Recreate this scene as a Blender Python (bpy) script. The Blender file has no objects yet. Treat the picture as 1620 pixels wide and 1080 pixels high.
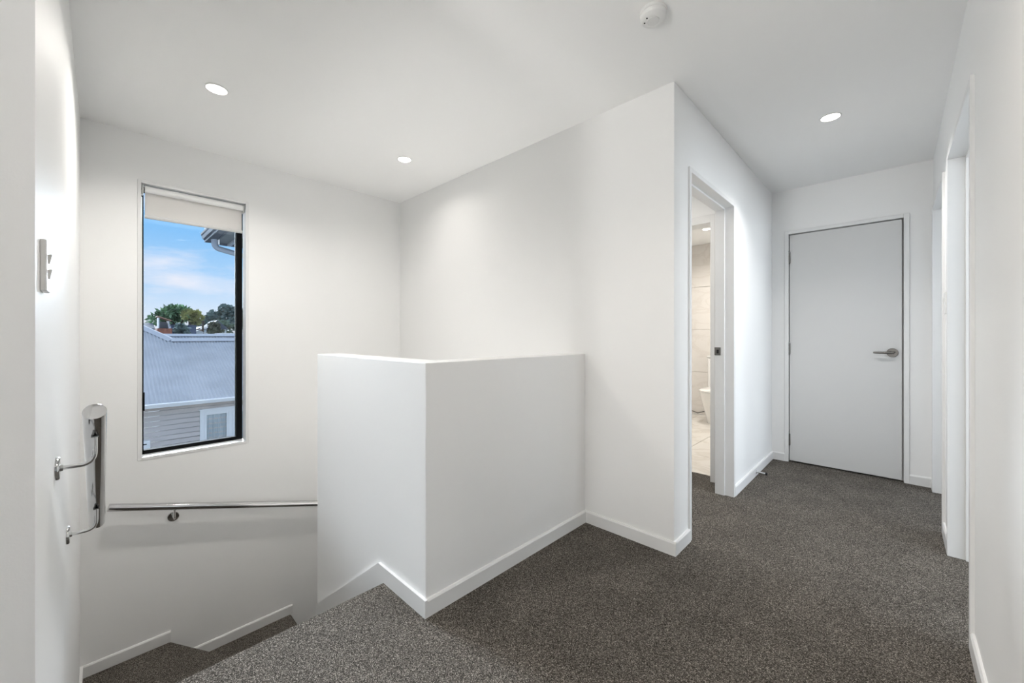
import bpy, math, random
from mathutils import Vector, Matrix
random.seed(7)
SC = bpy.context.scene
COL = SC.collection

def lin(r, g, b):
    return tuple(((c/255)/12.92 if c/255 <= .04045 else ((c/255+.055)/1.055)**2.4) for c in (r, g, b)) + (1.0,)

# ------------------------------------------------------------------ camera, sky, exposure, daylight
cam_d = bpy.data.cameras.new('camera'); cam = bpy.data.objects.new('camera', cam_d); COL.objects.link(cam)
cam.location = (0, 0, 1.111); cam.rotation_euler = (math.radians(90), 0, math.radians(44.0))
cam_d.sensor_width = 36; cam_d.lens = 628.0/1620*36; cam_d.shift_y = -9/1620
cam_d.clip_start = .02; cam_d.clip_end = 500
SC.camera = cam
SC.view_settings.view_transform = 'Standard'; SC.view_settings.look = 'None'
SC.view_settings.gamma = 1; SC.view_settings.use_curve_mapping = False
SC.view_settings.exposure = 0.80

def make_world():
    w = bpy.data.worlds.new('world'); SC.world = w; w.use_nodes = True
    nt = w.node_tree; nt.nodes.clear(); N = nt.nodes.new; L = nt.links.new
    tc = N('ShaderNodeTexCoord'); sx = N('ShaderNodeSeparateXYZ'); L(tc.outputs['Generated'], sx.inputs[0])
    ramp = N('ShaderNodeValToRGB'); L(sx.outputs['Z'], ramp.inputs[0])
    el = ramp.color_ramp.elements
    el[0].position = 0.0; el[0].color = lin(232, 238, 248)
    el[1].position = 1.0; el[1].color = lin(196, 214, 242)
    for p, c in ((.04, (216, 232, 250)), (.11, (176, 214, 250)), (.20, (134, 195, 248)), (.5, (172, 204, 244))):
        e = el.new(p); e.color = lin(*c)
    mp = N('ShaderNodeMapping'); mp.inputs['Scale'].default_value = (3.0, 3.0, 11.0); mp.inputs['Location'].default_value = (.35, .1, .55)
    L(tc.outputs['Generated'], mp.inputs[0])
    nz = N('ShaderNodeTexNoise'); nz.inputs['Scale'].default_value = 1.5; nz.inputs['Detail'].default_value = 6; nz.inputs['Roughness'].default_value = .6
    L(mp.outputs[0], nz.inputs['Vector'])
    cr = N('ShaderNodeValToRGB'); cr.color_ramp.elements[0].position = .47; cr.color_ramp.elements[1].position = .74
    L(nz.outputs['Fac'], cr.inputs[0])
    mx = N('ShaderNodeMix'); mx.data_type = 'RGBA'
    L(cr.outputs[0], mx.inputs['Factor']); L(ramp.outputs[0], mx.inputs['A']); mx.inputs['B'].default_value = lin(238, 240, 250)
    bg = N('ShaderNodeBackground'); bg.inputs['Strength'].default_value = .59
    L(mx.outputs['Result'], bg.inputs['Color'])
    out = N('ShaderNodeOutputWorld'); L(bg.outputs[0], out.inputs[0])
make_world()

def area(name, loc, direction, sx, sy, power, color, spread=180):
    d = bpy.data.lights.new(name, 'AREA'); d.shape = 'RECTANGLE'; d.size = sx; d.size_y = sy
    d.energy = power; d.color = color; d.spread = math.radians(spread)
    o = bpy.data.objects.new(name, d); COL.objects.link(o); o.location = loc
    o.rotation_euler = Vector(direction).to_track_quat('-Z', 'Z').to_euler()
    return o
COOL = (.84, .92, 1.0)
WARM = (1.0, .955, .90)
# daylight through the windows of the front and far rooms, plus added fill lamps
P_ROOM_A, P_ROOM_B, P_FILL_NEAR, P_FILL_SOUTH = 46, 34, 3, 27
P_FILL_STAIR = 12.5
P_DOWN = (7.0, 1.5, 4.2, 3.5)
area('daylight_room_front', (3.36, 2.2, 1.4), (-1, 0, .0), 1.3, 1.5, P_ROOM_A, COOL)
area('daylight_room_far', (3.36, 4.1, 1.45), (-1, 0, -.25), 1.3, 1.5, P_ROOM_B, COOL)
area('fill_hall_south', (-1.02, -2.2, .80), (.0, 1, 1.3), .26, 1.2, P_FILL_SOUTH, (1, .98, .95))  # added fill behind the camera, tilted up to brighten the ceiling
area('fill_room_near', (3.36, -1.3, .75), (-1, .45, .75), 1.4, 1.3, P_FILL_NEAR, (.97, .98, 1))  # weak fill lamp added in the unseen near room
# added fill lamp hung in the stairwell, pointing up to brighten the ceiling
area('fill_stairwell', (-1.92, 1.53, -1.6), (0, 0, 1), .85, .9, P_FILL_STAIR, (1, .985, .96))
# hazy western sun behind thin cloud: very soft, comes in through the stair window
sun_d = bpy.data.lights.new('sun', 'SUN'); sun_d.energy = 8.8; sun_d.angle = math.radians(28); sun_d.color = (.78, .89, 1.0)
sun = bpy.data.objects.new('sun', sun_d); COL.objects.link(sun)
SUN_EL, SUN_AZ = math.radians(15.5), math.radians(0)
sun.rotation_euler = Vector((math.cos(SUN_EL)*math.cos(SUN_AZ), math.cos(SUN_EL)*math.sin(SUN_AZ), -math.sin(SUN_EL))).to_track_quat('-Z', 'Y').to_euler()

# ------------------------------------------------------------------ materials
MATS = {}
def mat(name, rgb, rough=.5, metal=0.0, bump=0.0, bscale=200.0, var=0.0, vscale=20.0, spec=.5, coat=0):
    if name in MATS: return MATS[name]
    m = bpy.data.materials.new(name); m.use_nodes = True; nt = m.node_tree
    b = nt.nodes['Principled BSDF']; N = nt.nodes.new; L = nt.links.new
    b.inputs['Base Color'].default_value = lin(*rgb); b.inputs['Roughness'].default_value = rough
    b.inputs['Metallic'].default_value = metal; b.inputs['Specular IOR Level'].default_value = spec
    if coat: b.inputs['Coat Weight'].default_value = coat
    tc = N('ShaderNodeTexCoord')
    if var > 0:
        nz = N('ShaderNodeTexNoise'); nz.inputs['Scale'].default_value = vscale; nz.inputs['Detail'].default_value = 4
        L(tc.outputs['Object'], nz.inputs['Vector'])
        r = N('ShaderNodeValToRGB'); r.color_ramp.elements[0].position = .3; r.color_ramp.elements[1].position = .7
        r.color_ramp.elements[0].color = lin(*[max(0, c*(1-var)) for c in rgb]); r.color_ramp.elements[1].color = lin(*[min(255, c*(1+var)) for c in rgb])
        L(nz.outputs['Fac'], r.inputs[0]); L(r.outputs[0], b.inputs['Base Color'])
    if bump > 0:
        nb = N('ShaderNodeTexNoise'); nb.inputs['Scale'].default_value = bscale; nb.inputs['Detail'].default_value = 3
        L(tc.outputs['Object'], nb.inputs['Vector'])
        bp = N('ShaderNodeBump'); bp.inputs['Strength'].default_value = bump; bp.inputs['Distance'].default_value = .002
        L(nb.outputs['Fac'], bp.inputs['Height']); L(bp.outputs[0], b.inputs['Normal'])
    MATS[name] = m; return m

def emit(name, rgb, s):
    m = bpy.data.materials.new(name); m.use_nodes = True; nt = m.node_tree; nt.nodes.clear()
    e = nt.nodes.new('ShaderNodeEmission'); e.inputs[0].default_value = lin(*rgb); e.inputs[1].default_value = s
    o = nt.nodes.new('ShaderNodeOutputMaterial'); nt.links.new(e.outputs[0], o.inputs[0]); return m

def glass(name, refl=.06, tint=(1, 1, 1, 1)):
    m = bpy.data.materials.new(name); m.use_nodes = True; nt = m.node_tree; nt.nodes.clear(); N = nt.nodes.new; L = nt.links.new
    t = N('ShaderNodeBsdfTransparent'); t.inputs[0].default_value = tint
    g = N('ShaderNodeBsdfGlossy'); g.inputs['Roughness'].default_value = .02
    f = N('ShaderNodeFresnel'); f.inputs[0].default_value = 1.35
    mx = N('ShaderNodeMixShader'); mt = N('ShaderNodeMath'); mt.operation = 'MULTIPLY'; mt.inputs[1].default_value = refl*10
    L(f.outputs[0], mt.inputs[0]); L(mt.outputs[0], mx.inputs[0]); L(t.outputs[0], mx.inputs[1]); L(g.outputs[0], mx.inputs[2])
    o = N('ShaderNodeOutputMaterial'); L(mx.outputs[0], o.inputs[0]); return m

def carpet_mat():
    m = bpy.data.materials.new('carpet'); m.use_nodes = True; nt = m.node_tree
    b = nt.nodes['Principled BSDF']; N = nt.nodes.new; L = nt.links.new
    b.inputs['Roughness'].default_value = 1.0; b.inputs['Specular IOR Level'].default_value = .05
    tc = N('ShaderNodeTexCoord')
    wn = N('ShaderNodeTexNoise'); wn.inputs['Scale'].default_value = 90; wn.inputs['Detail'].default_value = 2
    L(tc.outputs['Object'], wn.inputs['Vector'])
    ad = N('ShaderNodeMixRGB'); ad.blend_type = 'ADD'; ad.inputs[0].default_value = .006
    L(tc.outputs['Object'], ad.inputs[1]); L(wn.outputs['Color'], ad.inputs[2])
    vo = N('ShaderNodeTexVoronoi'); vo.inputs['Scale'].default_value = 470; L(ad.outputs[0], vo.inputs['Vector'])
    sp = N('ShaderNodeSeparateColor'); L(vo.outputs['Color'], sp.inputs[0])
    r = N('ShaderNodeValToRGB'); e = r.color_ramp.elements
    e[0].position = 0; e[0].color = lin(50, 48, 44.5); e[1].position = 1; e[1].color = lin(197, 188, 178)
    x = e.new(.45); x.color = lin(89, 84, 78); x = e.new(.8); x.color = lin(132, 126, 118)
    L(sp.outputs[0], r.inputs[0])
    big = N('ShaderNodeTexNoise'); big.inputs['Scale'].default_value = 5; big.inputs['Detail'].default_value = 3
    L(tc.outputs['Object'], big.inputs['Vector'])
    br = N('ShaderNodeMapRange'); br.inputs[1].default_value = .3; br.inputs[2].default_value = .7; br.inputs[3].default_value = .86; br.inputs[4].default_value = 1.1
    L(big.outputs['Fac'], br.inputs[0])
    mu = N('ShaderNodeMixRGB'); mu.blend_type = 'MULTIPLY'; mu.inputs[0].default_value = 1
    L(r.outputs[0], mu.inputs[1]); L(br.outputs[0], mu.inputs[2]); L(mu.outputs[0], b.inputs['Base Color'])
    bp = N('ShaderNodeBump'); bp.inputs['Strength'].default_value = .9; bp.inputs['Distance'].default_value = .004
    iv = N('ShaderNodeMath'); iv.operation = 'SUBTRACT'; iv.inputs[0].default_value = 1; L(vo.outputs['Distance'], iv.inputs[1])
    L(iv.outputs[0], bp.inputs['Height']); L(bp.outputs[0], b.inputs['Normal'])
    return m

def marble_mat(name, base, vein, scale=2.2):
    m = bpy.data.materials.new(name); m.use_nodes = True; nt = m.node_tree
    b = nt.nodes['Principled BSDF']; N = nt.nodes.new; L = nt.links.new
    b.inputs['Roughness'].default_value = .25
    tc = N('ShaderNodeTexCoord'); mp = N('ShaderNodeMapping'); mp.inputs['Scale'].default_value = (1, 1, 2.2); L(tc.outputs['Object'], mp.inputs[0])
    nz = N('ShaderNodeTexNoise'); nz.inputs['Scale'].default_value = scale; nz.inputs['Detail'].default_value = 8; nz.inputs['Distortion'].default_value = 1.2
    L(mp.outputs[0], nz.inputs['Vector'])
    r = N('ShaderNodeValToRGB'); e = r.color_ramp.elements
    e[0].position = .44; e[0].color = lin(*base); e[1].position = .56; e[1].color = lin(*base)
    x = e.new(.5); x.color = lin(*vein)
    L(nz.outputs['Fac'], r.inputs[0]); L(r.outputs[0], b.inputs['Base Color']); return m

PAINT = mat('wall_paint', (247, 247, 246), .55, bump=.08, bscale=260)
CEIL = mat('ceiling_paint', (251, 251, 250), .75)
TRIM = mat('trim_enamel', (236, 236, 235), .32)
DOORM = mat('door_enamel', (214, 214, 213), .4)
CARPET = carpet_mat()
CHROME = mat('polished_steel', (205, 205, 205), .09, 1.0)
SATIN = mat('satin_steel', (118, 116, 113), .36, 1.0)
BLACK = mat('black_aluminium', (22, 23, 24), .85, spec=.08)
DARK = mat('dark_gap', (24, 24, 24), .8)
PLASTIC = mat('white_plastic', (236, 236, 234), .3)
FABRIC = mat('blind_fabric', (226, 224, 221), .85, bump=.15, bscale=900)
RUBBER = mat('black_rubber', (20, 20, 22), .6)
GLASS = glass('window_glass')
PORC = mat('porcelain', (240, 238, 234), .12, coat=.3)
TILE = marble_mat('cream_marble_tile', (228, 223, 217), (221, 215, 208))
TILEF = marble_mat('cream_floor_tile', (224, 219, 211), (212, 205, 195), 3)
GROUT = mat('grout', (196, 188, 178), .9)
BOARD = mat('weatherboard_paint', (206, 199, 196), .8, spec=.12, var=.02, vscale=3)
EXTWHITE = mat('exterior_white', (242, 244, 246), .8, spec=.12)
ROOF = mat('corrugated_steel', (196, 199, 203), .8, spec=.12, var=.04, vscale=1.2)
ROOFCAP = mat('ridge_flashing', (205, 209, 215), .8, spec=.12)
GUTTER = mat('gutter_grey', (86, 94, 106), .8, spec=.12)
GUTTERL = mat('gutter_pale', (168, 176, 186), .8, spec=.12)
SOFFIT = mat('soffit_grey', (118, 126, 132), .8, spec=.12)
PVC = mat('grey_pipe', (146, 156, 170), .8, spec=.12)
LEAF1 = mat('leaf_green', (124, 150, 116), .7, var=.35, vscale=1.6)  # leaf tones here and below are lightened: aerial haze put into the colour
LEAF2 = mat('leaf_dark', (116, 132, 128), .7, var=.3, vscale=1.3)
LEAF3 = mat('leaf_olive', (158, 158, 104), .7, var=.3, vscale=2)
BARK = mat('bark', (88, 78, 68), .9)
BRICK = mat('brick_red', (158, 104, 86), .85, var=.15, vscale=4)
NAVY = mat('navy_cladding', (84, 98, 124), .7)
GREYROOF = mat('grey_roof', (104, 110, 120), .8, spec=.12)
PALE = mat('pale_wall', (206, 208, 208), .7)
TAN = mat('tan_wall', (176, 138, 120), .8)
GROUNDM = mat('ground', (84, 88, 80), .9, var=.2, vscale=.5)
CURTAIN = mat('net_curtain', (190, 200, 206), .9)
NGLASS = mat('far_glass', (92, 102, 112), .15)
LENSG = emit('downlight_glow', (255, 250, 240), 6.0)

# ------------------------------------------------------------------ mesh helpers
class MB:
    def __init__(s): s.v = []; s.f = []
    def add(s, vs, fs):
        n = len(s.v); s.v += [tuple(v) for v in vs]; s.f += [tuple(i+n for i in f) for f in fs]; return s
    def box(s, x0, x1, y0, y1, z0, z1):
        x0, x1 = min(x0, x1), max(x0, x1); y0, y1 = min(y0, y1), max(y0, y1); z0, z1 = min(z0, z1), max(z0, z1)
        return s.add([(x0,y0,z0),(x1,y0,z0),(x1,y1,z0),(x0,y1,z0),(x0,y0,z1),(x1,y0,z1),(x1,y1,z1),(x0,y1,z1)],
                     [(0,3,2,1),(4,5,6,7),(0,1,5,4),(1,2,6,5),(2,3,7,6),(3,0,4,7)])
    def prism(s, pts, axis, a, b):
        """closed profile of 2-D points extruded along an axis: x -> (y,z), y -> (x,z), z -> (x,y)"""
        def P(p, t): return {'x': (t, p[0], p[1]), 'y': (p[0], t, p[1]), 'z': (p[0], p[1], t)}[axis]
        n = len(pts); vs = [P(p, a) for p in pts] + [P(p, b) for p in pts]
        fs = [tuple(range(n))[::-1], tuple(range(n, 2*n))] + [(i, (i+1) % n, n+(i+1) % n, n+i) for i in range(n)]
        return s.add(vs, fs)
    def tube(s, path, r, n=16, cap=True):
        path = [Vector(p) for p in path]; rs = r if isinstance(r, (list, tuple)) else [r]*len(path)
        up = None; rings = []
        for i, p in enumerate(path):
            t = ((path[min(i+1, len(path)-1)] - path[max(i-1, 0)])).normalized()
            if up is None:
                up = Vector((0, 0, 1)) if abs(t.z) < .9 else Vector((1, 0, 0))
            x = t.cross(up).normalized(); y = x.cross(t).normalized(); up = y
            rings.append([p + rs[i]*(math.cos(2*math.pi*k/n)*x + math.sin(2*math.pi*k/n)*y) for k in range(n)])
        vs = [v for q in rings for v in q]; fs = []
        for i in range(len(rings)-1):
            for k in range(n): fs.append((i*n+k, i*n+(k+1) % n, (i+1)*n+(k+1) % n, (i+1)*n+k))
        if cap: fs += [tuple(range(n))[::-1], tuple(range((len(rings)-1)*n, len(rings)*n))]
        return s.add(vs, fs)
    def lathe(s, prof, c=(0, 0, 0), axis=(0, 0, 1), n=32):
        """profile of (radius, height) about an axis through c"""
        q = Vector((0, 0, 1)).rotation_difference(Vector(axis)); c = Vector(c); vs = []; fs = []
        for r, h in prof:
            for k in range(n):
                vs.append(c + q @ Vector((max(r, 1e-5)*math.cos(2*math.pi*k/n), max(r, 1e-5)*math.sin(2*math.pi*k/n), h)))
        for i in range(len(prof)-1):
            for k in range(n): fs.append((i*n+k, i*n+(k+1) % n, (i+1)*n+(k+1) % n, (i+1)*n+k))
        fs += [tuple(range(n))[::-1], tuple(range((len(prof)-1)*n, len(prof)*n))]
        return s.add(vs, fs)
    def loft(s, rings):
        n = len(rings[0]); vs = [v for r in rings for v in r]; fs = []
        for i in range(len(rings)-1):
            for k in range(n): fs.append((i*n+k, i*n+(k+1) % n, (i+1)*n+(k+1) % n, (i+1)*n+k))
        fs += [tuple(range(n))[::-1], tuple(range((len(rings)-1)*n, len(rings)*n))]
        return s.add(vs, fs)

def obj(name, mb, m, parent=None, local=False, smooth=False, bevel=0, seg=2, kind=None, label=None):
    me = bpy.data.meshes.new(name); me.from_pydata(mb.v, [], mb.f); me.validate(); me.update()
    import bmesh
    bm = bmesh.new(); bm.from_mesh(me); bmesh.ops.recalc_face_normals(bm, faces=bm.faces); bm.to_mesh(me); bm.free()
    me.materials.append(m)
    o = bpy.data.objects.new(name, me); COL.objects.link(o)
    if parent:
        o.parent = parent
        if not local and parent.type == 'EMPTY': o.location = -parent.location
    if smooth:
        me.polygons.foreach_set('use_smooth', [True]*len(me.polygons))
        me.update()
        try: me.set_sharp_from_angle(angle=math.radians(40))
        except Exception: pass
    if bevel:
        b = o.modifiers.new('bevel', 'BEVEL'); b.width = bevel; b.segments = seg; b.limit_method = 'ANGLE'; b.angle_limit = math.radians(40)
    if kind: o['kind'] = kind
    if label: o['label'] = label
    return o

def thing(name, label, cat, loc, group=None):
    o = bpy.data.objects.new(name, None); COL.objects.link(o); o.location = loc; o.empty_display_size = .1
    o['label'] = label; o['category'] = cat
    if group: o['group'] = group
    return o
def tag(o, label, cat, group=None, kind=None):
    o['label'] = label; o['category'] = cat
    if group: o['group'] = group
    if kind: o['kind'] = kind
    return o
def struct(name, mb, m, **k): return obj(name, mb, m, kind='structure', **k)
def box(*a): return MB().box(*a)
def dup(root, loc, label=None):
    r = root.copy(); COL.objects.link(r); r.location = loc
    if label: r['label'] = label
    for ch in list(root.children):
        c = ch.copy(); COL.objects.link(c); c.parent = r
        for g in list(ch.children):
            d = g.copy(); COL.objects.link(d); d.parent = c
    return r

# ------------------------------------------------------------------ plan of the house (metres; hall floor at z = 0)
XW, YL, YN, XC, YD, XR = -3.465, -.086, 2.017, -.806, 4.226, .200
YH, XH, XE, ZH = .8945, -1.338, -2.474, 1.003      # half wall
H, LOW = 2.4, -2.75
RISE, GO = .183, .255
XS = -1.67                                          # top nosing of the stairs
HEAD = 2.0

# ceiling and floors
struct('ceiling', MB().box(-3.7, 3.5, -3.7, 4.4, H, H+.12).box(-3.2, -.9, 4.4, 6.1, H, H+.12), CEIL)
fl = MB()
fl.box(XH, 3.4, -3.6, 3.355, -.2, 0).box(XC-.1, 3.4, 3.355, 5.2, -.2, 0)
fl.box(-2.1, XH, YN+.1, 3.355, -.2, 0)
nose = [(XH, 0), (XH, -.2), (XS+.03, -.2), (XS+.03, -.05), (XS+.012, -.045), (XS+.003, -.03), (XS, -.018), (XS+.004, -.007), (XS+.014, 0)]
fl.prism(nose, 'y', YL-.005, YH)
struct('floor', fl, CARPET, smooth=False)
struct('floor.001', box(XW-.1, XH+.1, YL-.1, YN+.1, LOW-.1, LOW), CARPET)

# walls
def wall_open_x(name, x0, x1, y0, y1, z0, z1, holes):
    """wall slab in the plane x = const with rectangular holes (ya, yb, za, zb) sorted by y"""
    m = MB(); y = y0
    for ya, yb, za, zb in holes:
        m.box(x0, x1, y, ya, z0, z1)
        if za > z0: m.box(x0, x1, ya, yb, z0, za)
        if zb < z1: m.box(x0, x1, ya, yb, zb, z1)
        y = yb
    m.box(x0, x1, y, y1, z0, z1)
    return struct(name, m, PAINT)
def wall_open_y(name, y0, y1, x0, x1, z0, z1, holes, m_=None):
    m = MB(); x = x0
    for xa, xb, za, zb in holes:
        m.box(x, xa, y0, y1, z0, z1)
        if za > z0: m.box(xa, xb, y0, y1, z0, za)
        if zb < z1: m.box(xa, xb, y0, y1, zb, z1)
        x = xb
    m.box(x, x1, y0, y1, z0, z1)
    return struct(name, m, m_ or PAINT)
WY0, WY1, WZ0, WZ1 = .179, .746, .327, 2.086        # window opening in the stair wall
wall_open_x('wall_west', XW-.15, XW, YL-.1, YN+.1, LOW, H, [(WY0-.016, WY1+.016, WZ0-.010, WZ1+.016)])
struct('wall_south', box(XW, -1.165, YL-.1, YL, LOW, H), PAINT)
struct('wall_southwest', box(-1.265, -1.165, -3.6, YL-.1, 0, H), PAINT)
struct('wall_north', box(XW, XC, YN, YN+.1, LOW, H), PAINT)
wall_open_x('wall_hall', XC-.1, XC, YN+.1, YD, 0, H, [(2.21, 3.05, 0, HEAD+.025)])
wall_open_y('wall_end', YD, YD+.1, XC-.1, XR+.11, 0, H, [(-.71, .078, 0, 2.035)])
wall_open_x('wall_east', XR, XR+.11, -3.6, YD, 0, H, [(-1.3, .93, 0, HEAD+.03), (2.12, 3.0, 0, HEAD+.025), (3.27, 4.13, 0, HEAD+.025)])
wall_open_y('wall_hall_south', -2.2, -2.1, -1.265, XR+.11, 0, H, [(-1.16, -.87, .1, 1.6)])
# half wall round the stair head
hw = MB()
hw.prism([(XH, YH), (XH, YN), (XH-.13, YN), (XH-.13, YH+.135), (XE, YH+.135), (XE, YH)], 'z', LOW, ZH)
struct('wall_half', hw, PAINT, bevel=.003, seg=2)
# side rooms
wall_open_x('wall_rooms_east', 3.3, 3.4, -3.6, 5.2, 0, H, [(-2.0, -.6, .1, 1.5), (1.5, 2.9, .7, 2.2), (3.4, 4.8, .7, 2.2)])
struct('wall_rooms_south', box(XR+.11, 3.4, -3.6, -3.5, 0, H), PAINT)
struct('wall_rooms_north', box(XR+.11, 3.4, 5.1, 5.2, 0, H), PAINT)
struct('wall_partition_a', box(XR+.11, 3.3, 1.1, 1.2, 0, H), PAINT)
struct('wall_partition_b', box(XR+.11, 3.3, 3.09, 3.18, 0, H), PAINT)
for i, (ya, yb) in enumerate(((1.5, 2.9), (3.4, 4.8), (-2.0, -.6))):
    za, zb = ((.7, 2.2), (.7, 2.2), (.1, 1.5))[i]; w = MB(); w.box(3.30, 3.33, ya, ya+.05, za, zb).box(3.30, 3.33, yb-.05, yb, za, zb).box(3.30, 3.33, ya+.05, yb-.05, za, za+.05).box(3.30, 3.33, ya+.05, yb-.05, zb-.05, zb).box(3.30, 3.33, (ya+yb)/2-.025, (ya+yb)/2+.025, za+.05, zb-.05)
    struct('window_%d' % (i+2), w, BLACK)
# lobby and bathroom beyond the hall door
struct('wall_lobby_west', box(-2.1, -2.0, YN+.1, 3.23, 0, H), PAINT)
wall_open_y('wall_lobby_north', 3.23, 3.355, -3.1, XC-.1, 0, H, [(-1.86, -.983, 0, 2.033)])
struct('wall_bathroom_east', box(-.96, -.86, 3.355, 5.9, 0, H), PAINT)
struct('wall_bathroom_west', box(-3.1, -3.0, 3.355, 6.0, 0, H), PAINT)
wbn = struct('wall_bathroom_north', box(-3.1, -.86, 5.905, 6.0, 0, H), GROUT)
zs = [0, .6, 1.2, 1.65, 2.4]
for r_, (za, zb) in enumerate(((.003, .598), (.602, 1.198), (1.202, 1.798), (1.802, 2.398))):
    for xa, xb in ((-3.0, -2.402), (-2.398, -1.202), (-1.198, -.96)):
        obj('tile', box(xa, xb, 5.89, 5.906, za, zb), TILE, wbn, bevel=.0015, seg=1)
bfl = struct('floor_bathroom', box(-3.0, -.96, 3.357, 5.9, -.2, -.012), GROUT)
for i in range(4):
    for j in range(5):
        xa, ya = -2.99+i*.507, 3.36+j*.508
        obj('tile', box(xa, xa+.503, ya, min(ya+.504, 5.888), -.012, .001), TILEF, bfl, bevel=.0015, seg=1)

# baseboards
BH, BT = .07, .012
def bb_profile(): return [(0, 0), (BT, 0), (BT, BH-.008), (BT-.005, BH), (0, BH)]
def baseboard_y(name, y, sgn, x0, x1, z=0, parent=None):   # on a wall y = const, facing sgn
    p = [(y+sgn*a, z+b) for a, b in bb_profile()]
    return struct(name, MB().prism(p, 'x', x0, x1), TRIM, parent=parent)
def baseboard_x(name, x, sgn, y0, y1, z=0):
    p = [(x+sgn*a, z+b) for a, b in bb_profile()]
    return struct(name, MB().prism(p, 'y', y0, y1), TRIM)
baseboard_y('baseboard_north', YN, -1, XH, XC+BT)
baseboard_x('baseboard_half', XH, 1, YH, YN-BT)
baseboard_x('baseboard_hall', XC, 1, YN, 2.212)
baseboard_x('baseboard_hall.001', XC, 1, 3.048, YD-BT)
baseboard_y('baseboard_end', YD, -1, XC, -.708)
baseboard_y('baseboard_end.001', YD, -1, .077, XR)
baseboard_x('baseboard_east', XR, -1, .93, 2.123)
baseboard_x('baseboard_east.001', XR, -1, 2.998, 3.272)
baseboard_x('baseboard_east.002', XR, -1, 4.128, YD-BT)
baseboard_x('baseboard_southwest', -1.165, 1, -2.1, YL)
# stair skirting: level at the landing then raking down the stairs
rake = RISE/GO
def rakez(x): return BH-.003 - rake*(-1.706 - x)
def stair_skirt(name, y, sgn, xa, xb, xend):
    top = [(xa, BH), (-1.706, BH), (xb, rakez(xb))]
    low = [(xb, rakez(xb)-.30), (-1.706, -.25), (xa, 0)]
    return struct(name, MB().prism(top+low, 'y', y, y+sgn*BT), TRIM)
stair_skirt('baseboard_stair', YH, -1, XH+BT, XE, 0)
sk = MB().prism([(-1.165, BH), (-1.69, BH), (-2.47, -.50), (-3.0, -.73), (-3.25, -.845), (XW, -.845), (XW, -1.05), (-3.0, -1.0), (-2.47, -.8), (-1.69, -.3), (-1.165, -.1)], 'y', YL, YL+BT)
struct('baseboard_south', sk, TRIM)
Z5, Z6 = -5*RISE, -6*RISE
baseboard_x('baseboard_west', XW, 1, YL+BT, .322, Z5)
baseboard_x('baseboard_west.001', XW, 1, .322, 1.06, Z6)

# staircase: carpeted treads, each one a solid step
st = thing('staircase', 'carpeted stairs going down and turning right below the window', 'stairs', (XS, .4, -RISE))
def tread_poly(poly, z, drop=.45):
    obj('tread', MB().prism(poly, 'z', z-drop, z), CARPET, st, bevel=.014, seg=3)
ya, yb = YL+.002, YH-.002
x = XS+.03
for i in range(3):
    tread_poly([(x, ya), (x, yb), (XS-(i+1)*GO, yb), (XS-(i+1)*GO, ya)], -(i+1)*RISE); x = XS-(i+1)*GO+.03
PX, PY = XE, YH
t30 = math.tan(math.radians(30)); W = PY-YL; D = XE-XW
tread_poly([(x, ya), (x, yb), (PX, yb), (PX-W*t30, ya)], -4*RISE)
tread_poly([(PX-W*t30+.03, ya), (PX, yb), (XW+.002, PY-D*t30), (XW+.002, ya)], Z5)
tread_poly([(PX-.003, PY-.02), (PX-.003, 1.05), (XW+.002, 1.05), (XW+.002, PY-D*t30-.03)], Z6)
y = 1.05
for i in range(3):
    tread_poly([(XW+.002, y-.03), (PX-.003, y-.03), (PX-.003, y+GO), (XW+.002, y+GO)], Z6-(i+1)*RISE); y += GO
struct('wall_stair', box(PX, PX+.1, YH+.135, YN, LOW, -.35), PAINT)

# ------------------------------------------------------------------ window in the stair wall
wn = MB()
def ring_x(m, x0, x1, y0, y1, z0, z1, t):
    m.box(x0, x1, y0, y0+t, z0, z1).box(x0, x1, y1-t, y1, z0, z1).box(x0, x1, y0+t, y1-t, z0, z0+t).box(x0, x1, y0+t, y1-t, z1-t, z1)
    return m
win = struct('window_1', ring_x(MB(), XW-.135, XW-.088, WY0-.0195, WY1-.003, WZ0-.005, WZ1+.01, .035), BLACK, bevel=.002, seg=1)
obj('pane', box(XW-.1335, XW-.129, WY0-.002, WY1-.02, WZ0+.012, WZ1-.012), GLASS, win)
obj('glazing_bead', box(XW-.129, XW-.118, WY1-.043, WY1-.0375, WZ0+.03, WZ1-.025), mat('grey_gasket', (84, 92, 90), .6), win)
obj('stile_cover', box(XW-.0885, XW-.080, WY0-.002, WY0+.0085, WZ0, 2.02), TRIM, win)
lin_ = MB()
ring_x(lin_, XW-.088, XW+.004, WY0-.018, WY1+.018, WZ0-.012, WZ1+.02, .018)
struct('trim_1', lin_, TRIM, bevel=.0015, seg=1)
catch = MB().box(XW-.09, XW-.07, WY0+.012, WY0+.02, .62, .74)
obj('window_stay', catch, BLACK, win)

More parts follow.
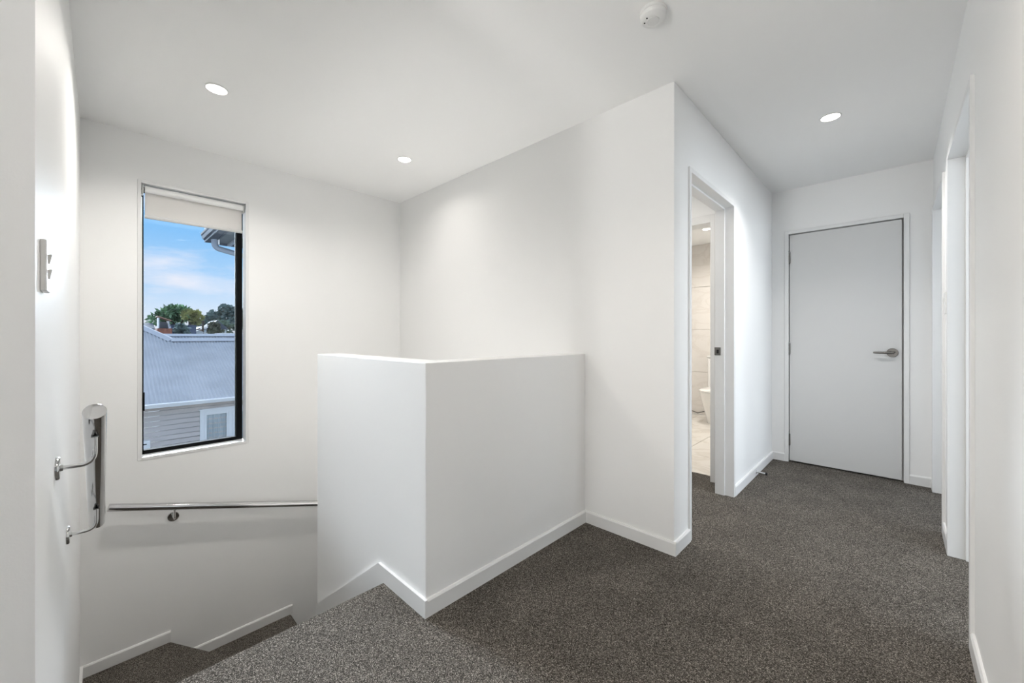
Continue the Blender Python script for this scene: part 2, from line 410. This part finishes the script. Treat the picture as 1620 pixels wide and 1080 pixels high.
# roller blind
bl = thing('roller_blind', 'white roller blind pulled part way down the stair window', 'blind', (XW-.035, .46, 2.06))
RX = XW-.04
obj('roller', MB().tube([(RX+.004, .197, 2.062), (RX+.004, .733, 2.062)], .021, 28), mat('roller_lit', (250, 250, 249), .6), bl, smooth=True)  # roller whiter than the fabric: light falling on it is put into the colour
obj('fabric', box(RX-.017, RX-.0155, .199, .732, 1.90, 2.066), FABRIC, bl)
obj('bottom_bar', MB().tube([(RX-.016, .198, 1.888), (RX-.016, .735, 1.888)], .0115, 12), mat('blind_bar', (222, 221, 218), .5), bl, smooth=True)
for yy in (WY0+.004, WY1-.012):
    br = obj('bracket', box(RX-.028, RX+.026, yy, yy+.008, 2.025, WZ1-.002), mat('bracket_plastic', (214, 214, 212), .4), bl, bevel=.003)
    obj('axle_pin', MB().tube([(RX-.002, yy-.001, 2.062), (RX-.002, yy+.014, 2.062)], .006, 10), SATIN, br)

# ------------------------------------------------------------------ doors
# end door
d1 = struct('door_1', box(-.673, .0365, YD+.006, YD+.041, .012, 1.998), DOORM, bevel=.0015, seg=1)
fr = MB()
fr.box(-.708, -.678, YD-.01, YD+.1, 0, 2.035).box(.046, .077, YD-.01, YD+.1, 0, 2.035).box(-.678, .046, YD-.01, YD+.1, 2.006, 2.035)
fr.box(-.678, -.66, YD+.045, YD+.1, 0, 2.006).box(.028, .046, YD+.045, YD+.1, 0, 2.006).box(-.66, .028, YD+.045, YD+.1, 1.99, 2.006)
struct('trim_2', fr, TRIM, bevel=.0015, seg=1)
struct('gap_shade', box(-.678, .046, YD+.046, YD+.05, 0, 2.006), DARK)  # dark sheet behind the leaf, paints the shade of the door gap
for zc in (1.80, .998, .197):
    obj('hinge', MB().tube([(-.675, YD, zc-.05), (-.675, YD, zc+.05)], .0085, 12), SATIN, d1, smooth=True)
hx, hz = -.016, .981
hd = obj('door_handle', MB().lathe([(.034, 0), (.034, .008), (.031, .011), (.012, .011), (.010, .045), (.010, .052), (.001, .052)], (hx, YD+.006, hz), (0, -1, 0), 28), SATIN, d1, smooth=True)
lever = MB()
lp = [(hx+.008, YD-.040, hz)] + [(hx-.108*t, YD-.040-.003*math.sin(t*3.1), hz) for t in (.15, .5, .85, 1)]
lever.tube(lp, [.0095, .0095, .009, .0085, .007], 14)
obj('lever', lever, SATIN, hd, smooth=True)

# door frames without a leaf in view
def frame_x(name, xa, xb, y0, y1, t=.028, z=HEAD, stop=None, p=TRIM):
    m = MB(); m.box(xa, xb, y0, y0+t, 0, z+.026).box(xa, xb, y1-t, y1, 0, z+.026).box(xa, xb, y0+t, y1-t, z, z+.026)
    if stop:
        s0, s1 = stop
        m.box(s0, s1, y0+t, y0+t+.012, 0, z).box(s0, s1, y1-t-.012, y1-t, 0, z).box(s0, s1, y0+t+.012, y1-t-.012, z-.012, z)
    return struct(name, m, p, bevel=.0012, seg=1)
d2 = frame_x('door_2', XC-.11, XC+.010, 2.205, 3.05, stop=(XC-.11, XC-.048))
sp = obj('strike_plate', box(XC-.112, XC-.073, 3.006, 3.0105, .975, 1.03), SATIN, d2, label='small steel strike plate on the jamb')
obj('latch_hole', box(XC-.098, XC-.084, 3.0045, 3.007, .988, 1.014), DARK, sp)
d3 = MB(); d3.box(-1.014, -.982, 3.222, 3.362, 0, 2.035).box(-1.87, -1.84, 3.222, 3.362, 0, 2.035).box(-1.84, -1.014, 3.222, 3.362, 1.975, 2.035)
struct('door_3', d3, TRIM, bevel=.0012, seg=1)
frame_x('door_4', XR-.012, XR+.12, 2.12, 3.0, stop=(XR+.05, XR+.085))
frame_x('added_opening', XR-.012, XR+.12, -1.3, .93)  # unseen opening added to cut bounced light on the far left wall
frame_x('door_5', XR-.012, XR+.12, 3.27, 4.13, stop=(XR+.05, XR+.085))

# ------------------------------------------------------------------ handrails
def bend(p0, p1, p2, n=6):
    return [tuple((1-t)**2*Vector(p0) + 2*t*(1-t)*Vector(p1) + t*t*Vector(p2)) for t in [k/n for k in range(n+1)]]
YR = -.0118
r1 = thing('handrail', 'polished steel handrail on the left wall, seen end on', 'handrail', (-1.57, YR, .904))
A = Vector((-1.57, YR, .904)); B = Vector((-2.335, YR, .355)); ax = (B-A).normalized()
obj('rail', MB().tube([A+ax*.004, A+ax*.25, A+ax*.5, B], .0238, 40), CHROME, r1, smooth=True)
obj('end_cap', MB().lathe([(.0238, 0), (.0238, .004), (.0225, .0055), (.012, .0068), (.001, .007)], A+ax*.0035, -ax, 40), CHROME, r1, smooth=True)
obj('end_cap', MB().lathe([(.0238, 0), (.0238, .004), (.0225, .0055), (.012, .0068), (.001, .007)], B, ax, 40), CHROME, r1, smooth=True)
def rail_z(x): return A.z + (B.z-A.z)*(x-A.x)/(B.x-A.x)
for bx in (-1.64, -2.13):
    zr = rail_z(bx)-.026; zp = zr-.078
    arm = bend((bx, YR-.03, zp), (bx, YR+.0005, zp), (bx, YR, zp+.034), 8)
    b = obj('bracket', MB().tube([(bx, YL+.006, zp)] + arm + [(bx, YR, zr+.004)], .0058, 14), CHROME, r1, smooth=True)
    obj('wall_plate', MB().lathe([(.031, 0), (.031, .006), (.029, .0085), (.009, .009), (.0085, .014), (.001, .014)], (bx, YL, zp), (0, 1, 0), 36), CHROME, b, smooth=True)
    obj('saddle', box(bx-.022, bx+.022, YR-.008, YR+.008, zr-.002, zr+.001), CHROME, b)
XRL = XW+.072
r2 = thing('handrail', 'polished steel handrail on the wall below the window', 'handrail', (XRL, .04, .078))
C0 = Vector((XRL, .034, .080)); C1 = Vector((XRL, 1.75, -.402)); ax2 = (C1-C0).normalized()
obj('rail', MB().tube([C0, (C0+C1)/2, C1], .0225, 36), CHROME, r2, smooth=True)
obj('end_cap', MB().lathe([(.0225, 0), (.0225, .003), (.021, .005), (.001, .006)], C0, -ax2, 36), CHROME, r2, smooth=True)
for by in (.335, 1.35):
    zr = C0.z+(C1.z-C0.z)*(by-C0.y)/(C1.y-C0.y)-.023; zp = zr-.065
    arm = bend((XRL-.03, by, zp), (XRL, by, zp), (XRL, by, zp+.03), 8)
    b = obj('bracket', MB().tube([(XW+.006, by, zp)] + arm + [(XRL, by, zr+.004)], .0058, 14), CHROME, r2, smooth=True)
    obj('wall_plate', MB().lathe([(.031, 0), (.031, .006), (.029, .0085), (.009, .009), (.0085, .014), (.001, .014)], (XW, by, zp), (1, 0, 0), 36), CHROME, b, smooth=True)

# ------------------------------------------------------------------ small wall and ceiling fittings
sw = thing('light_switch', 'white two-rocker light switch on the left wall above the handrail', 'switch', (-1.28, YL, 1.256))
obj('plate', box(-1.318, -1.245, YL, YL+.0095, 1.203, 1.308), PLASTIC, sw, bevel=.002)
for zc in (1.272, 1.240):
    o = MB().prism([(YL+.009, zc-.010), (YL+.012, zc-.010), (YL+.0155, zc+.010), (YL+.009, zc+.010)], 'x', -1.288, -1.275)
    obj('rocker', o, PLASTIC, sw, bevel=.001)
sw2 = thing('light_switch', 'small light switch on the right wall between the two doorways', 'switch', (XR, 3.15, 1.29))
obj('plate', box(XR-.010, XR, 3.115, 3.19, 1.228, 1.345), PLASTIC, sw2, bevel=.002)
obj('rocker', MB().prism([(XR-.009, 1.29), (XR-.012, 1.29), (XR-.015, 1.312), (XR-.009, 1.312)], 'y', 3.147, 3.16), PLASTIC, sw2)

GL = 'recessed ceiling downlights'
dl = thing('downlight', 'lit round recessed downlight in the ceiling nearest the window', 'downlight', (-2.55, .42, H), GL)
obj('bezel', MB().lathe([(.047, 0), (.052, -.0005), (.052, -.003), (.047, -.005), (.0445, -.003), (.0445, 0)], (0, 0, 0), (0, 0, 1), 40), PLASTIC, dl, local=True, smooth=True)
obj('lens', MB().lathe([(.0445, -.0005), (.0445, -.0025), (.02, -.0032), (.001, -.0035)], (0, 0, 0), (0, 0, 1), 40), LENSG, dl, local=True, smooth=True)
spots = [((-2.58, 1.54, H), 'lit round downlight in the ceiling over the stairwell corner, above the half wall'),
         ((-.275, 2.987, H), 'lit round downlight in the hall ceiling in front of the closed door'),
         ((-.30, .75, H), 'lit round downlight in the hall ceiling over the landing, out of the photo'),
         ]
locs = [(-2.55, .42, H)] + [s[0] for s in spots]
for loc, lab in spots: dup(dl, loc, lab)
def lamp(loc, p, col=WARM, size=.085, spread=148):
    d = bpy.data.lights.new('downlight_lamp', 'AREA'); d.shape = 'DISK'; d.size = size; d.energy = p; d.color = col; d.spread = math.radians(spread)
    o = bpy.data.objects.new('downlight_lamp', d); COL.objects.link(o); o.location = (loc[0], loc[1], loc[2]-.006); return o
for l, p, c, sp_ in zip(locs, P_DOWN, (WARM, WARM, (1, .985, .97), (1, .90, .78)), (148, 148, 118, 140)): lamp(l, p, c, spread=sp_)

sd = thing('smoke_detector', 'round white smoke detector on the ceiling at the top edge', 'smoke detector', (-.694, 1.528, H))
obj('base', MB().lathe([(.052, 0), (.053, -.004), (.052, -.010), (.050, -.011)], (0, 0, 0), (0, 0, 1), 40), PLASTIC, sd, local=True, smooth=True)
obj('body', MB().lathe([(.046, -.009), (.050, -.012), (.049, -.026), (.043, -.032), (.030, -.035), (.001, -.035)], (0, 0, 0), (0, 0, 1), 40), PLASTIC, sd, local=True, smooth=True)
obj('test_button', MB().lathe([(.024, -.034), (.023, -.038), (.001, -.039)], (0, 0, 0), (0, 0, 1), 32), mat('button_plastic', (226, 226, 224), .35), sd, local=True, smooth=True)
for dx, dy in ((-.030, -.012), (-.012, -.029)):
    obj('indicator', MB().lathe([(.003, -.033), (.003, -.0365), (.001, -.037)], (dx, dy, 0), (0, 0, 1), 12), DARK, sd, local=True)

ds = thing('door_stop', 'chrome door stop with black tip on the hall baseboard', 'door stop', (XC+BT, 3.607, .033))
x0 = XC+BT
obj('flange', MB().lathe([(.013, 0), (.013, .003), (.006, .005), (.001, .005)], (x0, 3.607, .033), (1, 0, 0), 20), CHROME, ds, smooth=True)
obj('rod', MB().tube([(x0+.002, 3.607, .033), (x0+.066, 3.607, .033)], .0072, 18), CHROME, ds, smooth=True)
obj('rubber_tip', MB().lathe([(.0095, 0), (.0105, .004), (.0105, .010), (.008, .013), (.001, .0135)], (x0+.064, 3.607, .033), (1, 0, 0), 18), RUBBER, ds, smooth=True)

# ------------------------------------------------------------------ bathroom
def ell(cx, cy, z, a, b0, b1, n=28):
    """D-shaped ring: half-width a, front depth b0 (towards -y), back depth b1"""
    out = []
    for k in range(n):
        t = 2*math.pi*k/n; c, s = math.cos(t), math.sin(t)
        e = .75
        out.append((cx+a*math.copysign(abs(c)**e, c), cy+(b1 if s > 0 else b0)*math.copysign(abs(s)**(e if s < 0 else .35), s), z))
    return out
to = thing('toilet', 'white skirted toilet standing on cream tiles in the bathroom', 'toilet', (-1.64, 5.5, 0))
tcx, tcy = -1.64, 5.45
obj('pan', MB().loft([ell(tcx, tcy, 0, .10, .11, .42), ell(tcx, tcy, .08, .112, .13, .42), ell(tcx, tcy, .2, .142, .17, .42), ell(tcx, tcy, .32, .168, .215, .42), ell(tcx, tcy, .395, .178, .235, .42)]), PORC, to, smooth=True)
sl = obj('seat', MB().loft([ell(tcx, tcy, .397, .18, .24, .22), ell(tcx, tcy, .410, .182, .242, .22)]), PORC, to, smooth=True)
obj('lid', MB().loft([ell(tcx, tcy, .413, .184, .245, .22), ell(tcx, tcy, .425, .182, .243, .22), ell(tcx, tcy+.02, .434, .165, .22, .2)]), PORC, to, smooth=True)
cis = obj('cistern', box(tcx-.195, tcx+.195, 5.72, 5.885, .40, .815), PORC, to, bevel=.02, seg=4)
obj('cistern_lid', box(tcx-.2, tcx+.2, 5.712, 5.887, .815, .84), PORC, cis, bevel=.008, seg=3)
obj('flush_button', MB().lathe([(.022, 0), (.022, .004), (.001, .005)], (tcx, 5.8, .84), (0, 0, 1), 20), CHROME, cis, smooth=True)
ho = MB().tube([(tcx-.20, 5.84, .16), (tcx-.27, 5.84, .06), (tcx-.36, 5.83, .028), (tcx-.46, 5.85, .05), (tcx-.5, 5.88, .12)], .007, 8)
obj('water_hose', ho, SATIN, to, smooth=True)
dbl = (-1.64, 5.08, H)
dup(dl, dbl, 'lit round downlight in the bathroom ceiling seen through the doorway')
lamp(dbl, 8, (1, .96, .9)); lamp((-2.2, 4.3, H), 5.0, (1, .96, .9))
lamp((-1.5, 2.65, H), 3.2)  # unseen lamp added to brighten the lobby
dup(dl, (-1.5, 2.65, H), 'added round downlight that brightens the lobby, hidden behind the hall wall')
dup(dl, (-2.2, 4.3, H), 'lit round downlight in the bathroom ceiling, hidden behind the door frame')

# ------------------------------------------------------------------ outside: own eave
ev = thing('roof_eave', 'grey roof eave with gutter at the top right of the window', 'eave', (-5.6, 1.1, 2.5))
XF, XN = -7.6, -3.7
obj('gutter', MB().prism([(1.20, 2.68), (1.20, 2.545), (1.115, 2.54), (1.10, 2.555), (1.10, 2.57), (1.085, 2.582), (1.07, 2.62), (1.055, 2.645), (1.055, 2.67), (1.065, 2.67), (1.08, 2.625), (1.10, 2.59), (1.12, 2.555), (1.19, 2.555), (1.19, 2.68)], 'x', XF, XN), GUTTER, ev)
obj('gutter_lip', MB().tube([(XF, 1.102, 2.548), (XN, 1.102, 2.548)], .006, 8), GUTTERL, ev)
obj('gutter_face', MB().prism([(1.081, 2.584), (1.077, 2.586), (1.062, 2.620), (1.066, 2.622)], 'x', XF-.001, XN), GUTTERL, ev)
obj('fascia', box(XF, XN, 1.20, 1.22, 2.54, 2.74), GUTTER, ev)
obj('soffit', box(XF, XN, 1.22, 1.62, 2.56, 2.57), SOFFIT, ev)
obj('soffit_batten', box(XF, XN, 1.39, 1.43, 2.525, 2.56), GUTTERL, ev)
obj('verge', box(XF-.02, XF, 1.20, 3.2, 2.53, 2.76), GUTTER, ev)
obj('roof_sheet', MB().prism([(1.10, 2.735), (3.2, 3.5), (3.2, 3.52), (1.10, 2.755)], 'x', XF-.01, XN), ROOF, ev)
obj('wing_wall', box(XF+.45, XN, 1.62, 1.74, -3.2, 2.6), PALE, ev)
dp = thing('downpipe', 'grey downpipe elbow under the eave outside the window', 'pipe', (-7.35, 1.175, 2.5))
px_ = -7.3
pth = [(px_, 1.175, 2.58), (px_, 1.175, 2.52)] + bend((px_, 1.175, 2.50), (px_, 1.175, 2.42), (px_, 1.255, 2.41), 7) + [(px_, 1.58, 2.345)] + bend((px_, 1.58, 2.345), (px_, 1.68, 2.34), (px_, 1.68, 2.25), 5) + [(px_, 1.68, -3.1)]
obj('pipe', MB().tube(pth, .040, 18), PVC, dp, smooth=True)
obj('socket', MB().tube([(px_, 1.175, 2.585), (px_, 1.175, 2.52)], .044, 18), PVC, dp, smooth=True)
obj('clip', MB().tube([(px_+.05, 1.22, 2.58), (px_+.05, 1.22, 2.47)], .010, 8), EXTWHITE, dp)

# ------------------------------------------------------------------ outside: neighbouring house
ROOFT = math.tan(math.radians(21)); XG = -13.9; ZG = -.655
nh = thing('neighbour_house', 'neighbouring weatherboard house with a pale corrugated iron roof', 'house', (-16, 2, -3.2))
XB = -14.2
for k in range(18):
    zt = -.77-.136*k
    obj('weatherboard', MB().prism([(XB-.02, zt), (XB+.004, zt), (XB+.030, zt-.136+.020), (XB+.030, zt-.136+.018), (XB-.02, zt-.136+.018)], 'y', -.4, 5.2), BOARD, nh)
obj('eave_lining', box(XB-.02, XG+.02, -.4, 5.2, -.77, -.73), BOARD, nh)
obj('gutter', MB().prism([(XG+.0, -.665), (XG+.115, -.665), (XG+.125, -.68), (XG+.105, -.73), (XG+.09, -.77), (XG, -.77)], 'y', -.5, 5.3), EXTWHITE, nh)
# corrugated sheet, top cut along the hip
Y1, XRG = 1.73, -18.05
def top_x(y): return XRG if y > Y1 else XRG - (Y1-y)*1.75
rf = MB(); pitch = .085; n = int(5.6/pitch*6); vs = []; fs = []
for i in range(n+1):
    yy = -.45 + i*pitch/6; wv = .015*math.cos(2*math.pi*yy/pitch)
    xt = top_x(yy)
    for xx in (XG+.05, xt): vs.append((xx, yy, ZG+(XG-xx)*ROOFT+wv))
for i in range(n): fs.append((2*i, 2*i+2, 2*i+3, 2*i+1))
obj('roof_sheet', rf.add(vs, fs), ROOF, nh, smooth=True)
def rp(x, y, dz=0): return (x, y, ZG+(XG-x)*ROOFT+dz)
def cap(m, p, q, w=.16, up=.045):
    p, q = Vector(p), Vector(q); d = (q-p).normalized(); s = d.cross(Vector((0, 0, 1))).normalized()
    r = [-s*w+Vector((0, 0, -.05)), -s*.03+Vector((0, 0, up)), s*.03+Vector((0, 0, up)), s*w+Vector((0, 0, -.05))]
    return m.add([p+a for a in r]+[q+a for a in r], [(0, 1, 5, 4), (1, 2, 6, 5), (2, 3, 7, 6), (0, 3, 2, 1), (4, 5, 6, 7), (0, 4, 7, 3)])
obj('ridge_cap', cap(MB(), rp(XRG, Y1-.05, .03), rp(XRG, 5.2, .03)), ROOFCAP, nh)
obj('hip_cap', cap(MB(), rp(XRG, Y1, .04), rp(top_x(-.45), -.45, .04)), ROOFCAP, nh)
zr = ZG+(XG-XRG)*ROOFT
obj('rear_roof', MB().add([(XRG, Y1, zr), (XRG, 5.2, zr), (XRG-4, 5.2, zr-1.6), (XRG-4, Y1-1, zr-1.6), rp(top_x(-.45), -.45)], [(0, 1, 2, 3), (0, 3, 4)]), ROOF, nh)
obj('rear_wall', box(-22, XB, 5.0, 5.2, -3.2, -.6), PALE, nh)
# casement window of the neighbouring house
nw = obj('window_frame', MB(), EXTWHITE, nh) if False else None
wx = XB+.02; wy0, wy1, wz1, wz0 = 1.945, 3.65, -1.0, -2.35
m = MB(); ring_x(m, wx, wx+.05, wy0, wy1, wz0, wz1, .10)
m.box(wx, wx+.06, wy0-.03, wy1+.03, wz1, wz1+.03).box(wx, wx+.08, wy0-.03, wy1+.03, wz0-.05, wz0)
for c in (2.62, 3.2): m.box(wx, wx+.045, c-.0, c+.10, wz0, wz1)
wf = obj('window', m, EXTWHITE, nh)
for a, b in ((wy0+.10, 2.62), (2.72, 3.2)):
    obj('sash', ring_x(MB(), wx+.01, wx+.045, a+.003, b-.003, wz0+.1, wz1-.1, .05), EXTWHITE, wf)
    obj('pane', box(wx+.02, wx+.024, a+.05, b-.05, wz0+.15, wz1-.15), GLASS, wf)
    cu = MB(); vs = []; fs = []; nn = 40
    for i in range(nn+1):
        yy = a+.05+(b-a-.1)*i/nn; xx = wx+.005+.006*math.sin(i*1.7)+.003*math.sin(i*.6)
        vs += [(xx, yy, wz0+.12), (xx, yy, wz1-.12)]
    for i in range(nn): fs.append((2*i, 2*i+2, 2*i+3, 2*i+1))
    obj('curtain', cu.add(vs, fs), CURTAIN, wf, smooth=True)
mb_ = obj('meter_box', box(XB+.02, XB+.14, .6, .90, -2.2, -1.63), EXTWHITE, nh, bevel=.01)
obj('slot', box(XB+.139, XB+.143, .68, .83, -1.735, -1.705), DARK, mb_)

# second roof behind
XB2 = -25.0
b2 = thing('rear_house', 'pale corrugated roof ridge just behind the neighbouring roof', 'house', (XB2, 4, -3.2))
vs = []; fs = []; n = int(7.5/.12*4)
for i in range(n+1):
    yy = 1.5+i*.03; wv = .014*math.cos(2*math.pi*yy/.12)
    vs += [(XB2+3.2, yy, .20+wv), (XB2, yy, 1.12+wv)]
for i in range(n): fs.append((2*i, 2*i+2, 2*i+3, 2*i+1))
obj('roof_sheet', MB().add(vs, fs), ROOF, b2, smooth=True)
obj('ridge_cap', cap(MB(), (XB2, 1.5, 1.14), (XB2, 9, 1.14), .3, .07), ROOFCAP, b2)
obj('wall', box(XB2-3, XB2+2.9, 1.7, 8.8, -3.2, .15), PALE, b2)

# ------------------------------------------------------------------ outside: far background
struct('ground', box(-160, -3.7, -60, 90, -3.3, -3.2), GROUNDM)
def gable(m, x0, x1, y0, y1, z0, z1, rise):
    m.prism([(y0, z0), (y1, z0), (y1, z1), ((y0+y1)/2, z1+rise), (y0, z1)], 'x', x0, x1); return m
# dark navy building with a brick pier and a small shelter on top
nb = thing('navy_building', 'low dark navy clad building behind the grey ridge', 'building', (-38, 4.2, -3.2))
obj('wall', box(-42, -38, 3.55, 5.0, -3.2, 1.86), NAVY, nb)
obj('parapet', box(-42.05, -37.95, 3.5, 5.05, 1.86, 1.93), mat('navy_cap', (70, 80, 98), .6), nb)
bp_ = thing('brick_outbuilding', 'red brick outbuilding with small timber shelter above', 'building', (-36, 3.05, -3.2))
obj('wall', box(-38, -36, 2.66, 3.42, -3.2, 1.62), BRICK, bp_)
sh = obj('shelter', MB().box(-37.5, -36.3, 2.74, 2.79, 1.62, 2.36).box(-37.5, -36.3, 3.26, 3.31, 1.62, 2.16).box(-37.5, -37.45, 2.79, 3.26, 1.62, 2.1), mat('weathered_white', (196, 204, 212), .7), bp_)
obj('roof', MB().prism([(2.68, 2.42), (2.68, 2.48), (3.4, 2.2), (3.4, 2.14)], 'x', -37.6, -36.1), TAN, sh)
gh = thing('grey_roof_house', 'long grey roofed house at the far left behind the neighbour', 'house', (-44, 2.5, -3.2))
obj('wall', box(-48, -44, 1.2, 3.35, -3.2, 1.72), NAVY, gh)
obj('roof', MB().prism([(-43.6, 1.70), (-46, 2.2), (-48.4, 1.70)], 'y', 1.1, 3.1), GREYROOF, gh)
wg = thing('white_gable_shed', 'small pale gabled shed beside the navy building', 'shed', (-40, 5.4, -3.2))
obj('wall', gable(MB(), -42, -40, 5.15, 5.72, -3.2, 1.42, .16), PALE, wg)
tb = thing('brick_house', 'tan brick house wall right of the pale shed', 'house', (-46, 6.6, -3.2))
obj('wall', box(-49, -46, 6.1, 7.35, -3.2, 1.72), TAN, tb)
obj('roof', MB().prism([(6.0, 1.70), (6.65, 2.0), (7.45, 1.70)], 'x', -49.2, -45.8), GREYROOF, tb)
wh = thing('white_house', 'small white house with grey pointed roof under the trees', 'house', (-42, 6.6, -3.2))
obj('wall', box(-45, -42, 6.35, 7.6, -3.2, 1.72), EXTWHITE, wh)
obj('roof', MB().prism([(6.15, 1.68), (6.95, 2.45), (7.75, 1.68)], 'x', -45.2, -41.8), GREYROOF, wh)
w_ = obj('window', box(-42, -41.95, 6.62, 6.95, 1.2, 1.6), EXTWHITE, wh); obj('pane', box(-41.96, -41.93, 6.65, 6.92, 1.23, 1.57), NGLASS, w_)
lw = thing('white_roof_shed', 'low bright white roof edge below the right trees', 'shed', (-32, 6.0, -3.2))
obj('wall', box(-34, -32, 5.55, 7.4, -3.2, 1.15), PALE, lw); obj('roof', box(-34.1, -31.9, 5.5, 7.5, 1.15, 1.28), EXTWHITE, lw)
pl = thing('utility_pole', 'thin dark utility pole between the two trees', 'pole', (-41, 5.8, -3.2))
obj('pole', MB().tube([(-41, 5.83, -3.2), (-41, 5.83, 2.35)], .07, 8), BARK, pl); obj('crossarm', box(-41.06, -40.94, 5.7, 5.96, 2.26, 2.33), BARK, pl)

def foliage(clumps, n, size, seed, spiky=0):
    rnd = random.Random(seed); m = MB()
    for (cx, cy, cz, rx, ry, rz) in clumps:
        for k in range(n):
            while True:
                p = Vector((rnd.uniform(-1, 1), rnd.uniform(-1, 1), rnd.uniform(-1, 1)))
                if .25 < p.length < 1: break
            c = Vector((cx+p.x*rx, cy+p.y*ry, cz+p.z*rz))
            d = Vector((rnd.gauss(0, 1), rnd.gauss(0, 1), rnd.gauss(0, .7)+spiky)).normalized()
            if spiky: d = (d*.6+p.normalized()*.8).normalized()
            e = d.cross(Vector((rnd.gauss(0, 1), rnd.gauss(0, 1), rnd.gauss(0, 1)))).normalized()
            s = size*rnd.uniform(.6, 1.3); w = s*(.22 if spiky else .5)
            m.add([c-e*w*.3, c+d*s*.5-e*w, c+d*s, c+d*s*.5+e*w], [(0, 1, 2, 3)])
    return m
def tree(name, label, base, trunk_paths, clumps, n, size, leaf, seed, spiky=0, group=None):
    t = thing(name, label, 'tree', base, group)
    tr = MB()
    for pth, r in trunk_paths: tr.tube(pth, r, 8)
    obj('trunk', tr, BARK, t, smooth=True)
    obj('foliage', foliage(clumps, n, size, seed, spiky), leaf, t)
    return t
# broad spreading tree on the left (3.1 - 6.2 m across y at x = -46)
cl = [(-47+random.uniform(-.5, .5), yy, zz, .7, .5, .36) for yy, zz in ((3.4, 2.55), (3.75, 2.9), (4.05, 3.2), (4.3, 2.7), (4.4, 3.35), (4.8, 3.45), (4.85, 2.9), (5.2, 3.35), (5.3, 2.85), (5.65, 3.1), (4.0, 2.45), (4.75, 2.3))]
tree('spreading_tree', 'broad rounded green tree behind the navy building', (-47, 4.8, -3.2),
     [([(-47, 4.8, -3.2), (-47, 4.75, 1.6), (-47, 4.4, 2.8)], [.22, .16, .06]), ([(-47, 4.78, 1.4), (-47, 5.3, 2.7)], [.12, .06]), ([(-47, 4.76, 1.5), (-47, 3.8, 2.6)], [.12, .05])], cl, 170, .34, LEAF1, 3, .3)
tree('cabbage_tree', 'olive tufted cabbage tree right of the broad tree', (-45, 5.7, -3.2),
     [([(-45, 5.5, -3.2), (-45, 5.5, 1.8), (-45, 5.45, 2.6)], [.16, .12, .08]), ([(-45, 5.5, 1.6), (-45, 5.75, 2.0), (-45, 6.05, 2.7)], [.12, .10, .06])],
     [(-45, 5.4, 2.95, .4, .42, .36), (-45, 6.05, 2.75, .4, .3, .3), (-45, 5.85, 3.05, .35, .3, .22), (-45, 5.85, 2.35, .3, .22, .18)], 230, .30, LEAF3, 5, .3)
cl = [(-62+random.uniform(-.8, .8), yy, zz, .9, .72, .42) for yy, zz in ((9.1, 2.6), (9.6, 3.3), (10.0, 2.5), (10.2, 3.9), (10.6, 3.2), (10.9, 4.5), (11.3, 3.8), (11.6, 4.6), (11.9, 3.0), (12.2, 4.3), (12.7, 3.7), (13.1, 3.1), (13.3, 4.0), (10.9, 2.3), (12.4, 2.3))]
tree('umbrella_pine', 'tall dark layered tree at the right edge of the window', (-62, 11.4, -3.2),
     [([(-62, 11.4, -3.2), (-62, 11.4, 2.0), (-62, 11.5, 4.0)], [.3, .22, .08]), ([(-62, 11.4, 1.6), (-62, 10.3, 3.4)], [.16, .06]), ([(-62, 11.4, 1.8), (-62, 12.6, 3.6)], [.16, .06])], cl, 150, .42, LEAF2, 9)
# fan palm in front
pt = thing('fan_palm', 'grey-green fan palm in front of the dark layered tree', 'tree', (-52, 9.3, -3.2))
obj('trunk', MB().tube([(-52, 9.2, -3.2), (-52, 9.25, 1.7)], [.25, .2], 8), BARK, pt)
fm = MB(); rnd = random.Random(4)
for k in range(60):
    az = rnd.uniform(0, 6.283); ele = rnd.uniform(-.6, 1.3); R = rnd.uniform(.7, 1.15)
    d = Vector((math.cos(az)*math.cos(ele), math.sin(az)*math.cos(ele), math.sin(ele)))
    s = d.cross(Vector((0, 0, 1))).normalized(); c = Vector((-52, 9.25, 1.85))+d*R*.55
    for j in range(7):
        a = (j-3)*.26; q = (d*math.cos(a)+s*math.sin(a)).normalized(); e = q.cross(d.cross(s)).normalized()*.035
        fm.add([c-e, c+q*R*.3-e*1.3, c+q*R*.62+Vector((0, 0, -.08)), c+q*R*.3+e*1.3], [(0, 1, 2, 3)])
obj('fronds', fm, mat('palm_leaf', (128, 144, 128), .6, var=.3, vscale=2), pt)  # frond colour lightened, haze painted in
tree('shrub', 'dark bushy shrub at the foot of the fan palm', (-41, 6.6, -3.2), [([(-41, 6.6, -3.2), (-41, 6.6, 1.5)], [.12, .05])],
     [(-41, 6.6, 1.8, .36, .34, .45), (-41, 6.55, 1.3, .36, .36, .45), (-41, 6.9, 1.3, .36, .3, .32)], 220, .26, mat('leaf_brown_green', (114, 116, 98), .8, var=.3, vscale=2), 11)
tree('shrub', 'dark green climbing bush in front of the navy building', (-37.2, 4.0, -3.2), [([(-37.2, 4.0, -3.2), (-37.2, 4.0, 1.3)], [.1, .05])],
     [(-37.2, 3.95, 1.6, .25, .26, .42), (-37.2, 4.25, 1.45, .25, .28, .42), (-37.2, 3.95, 1.1, .25, .22, .3)], 200, .2, LEAF2, 13)
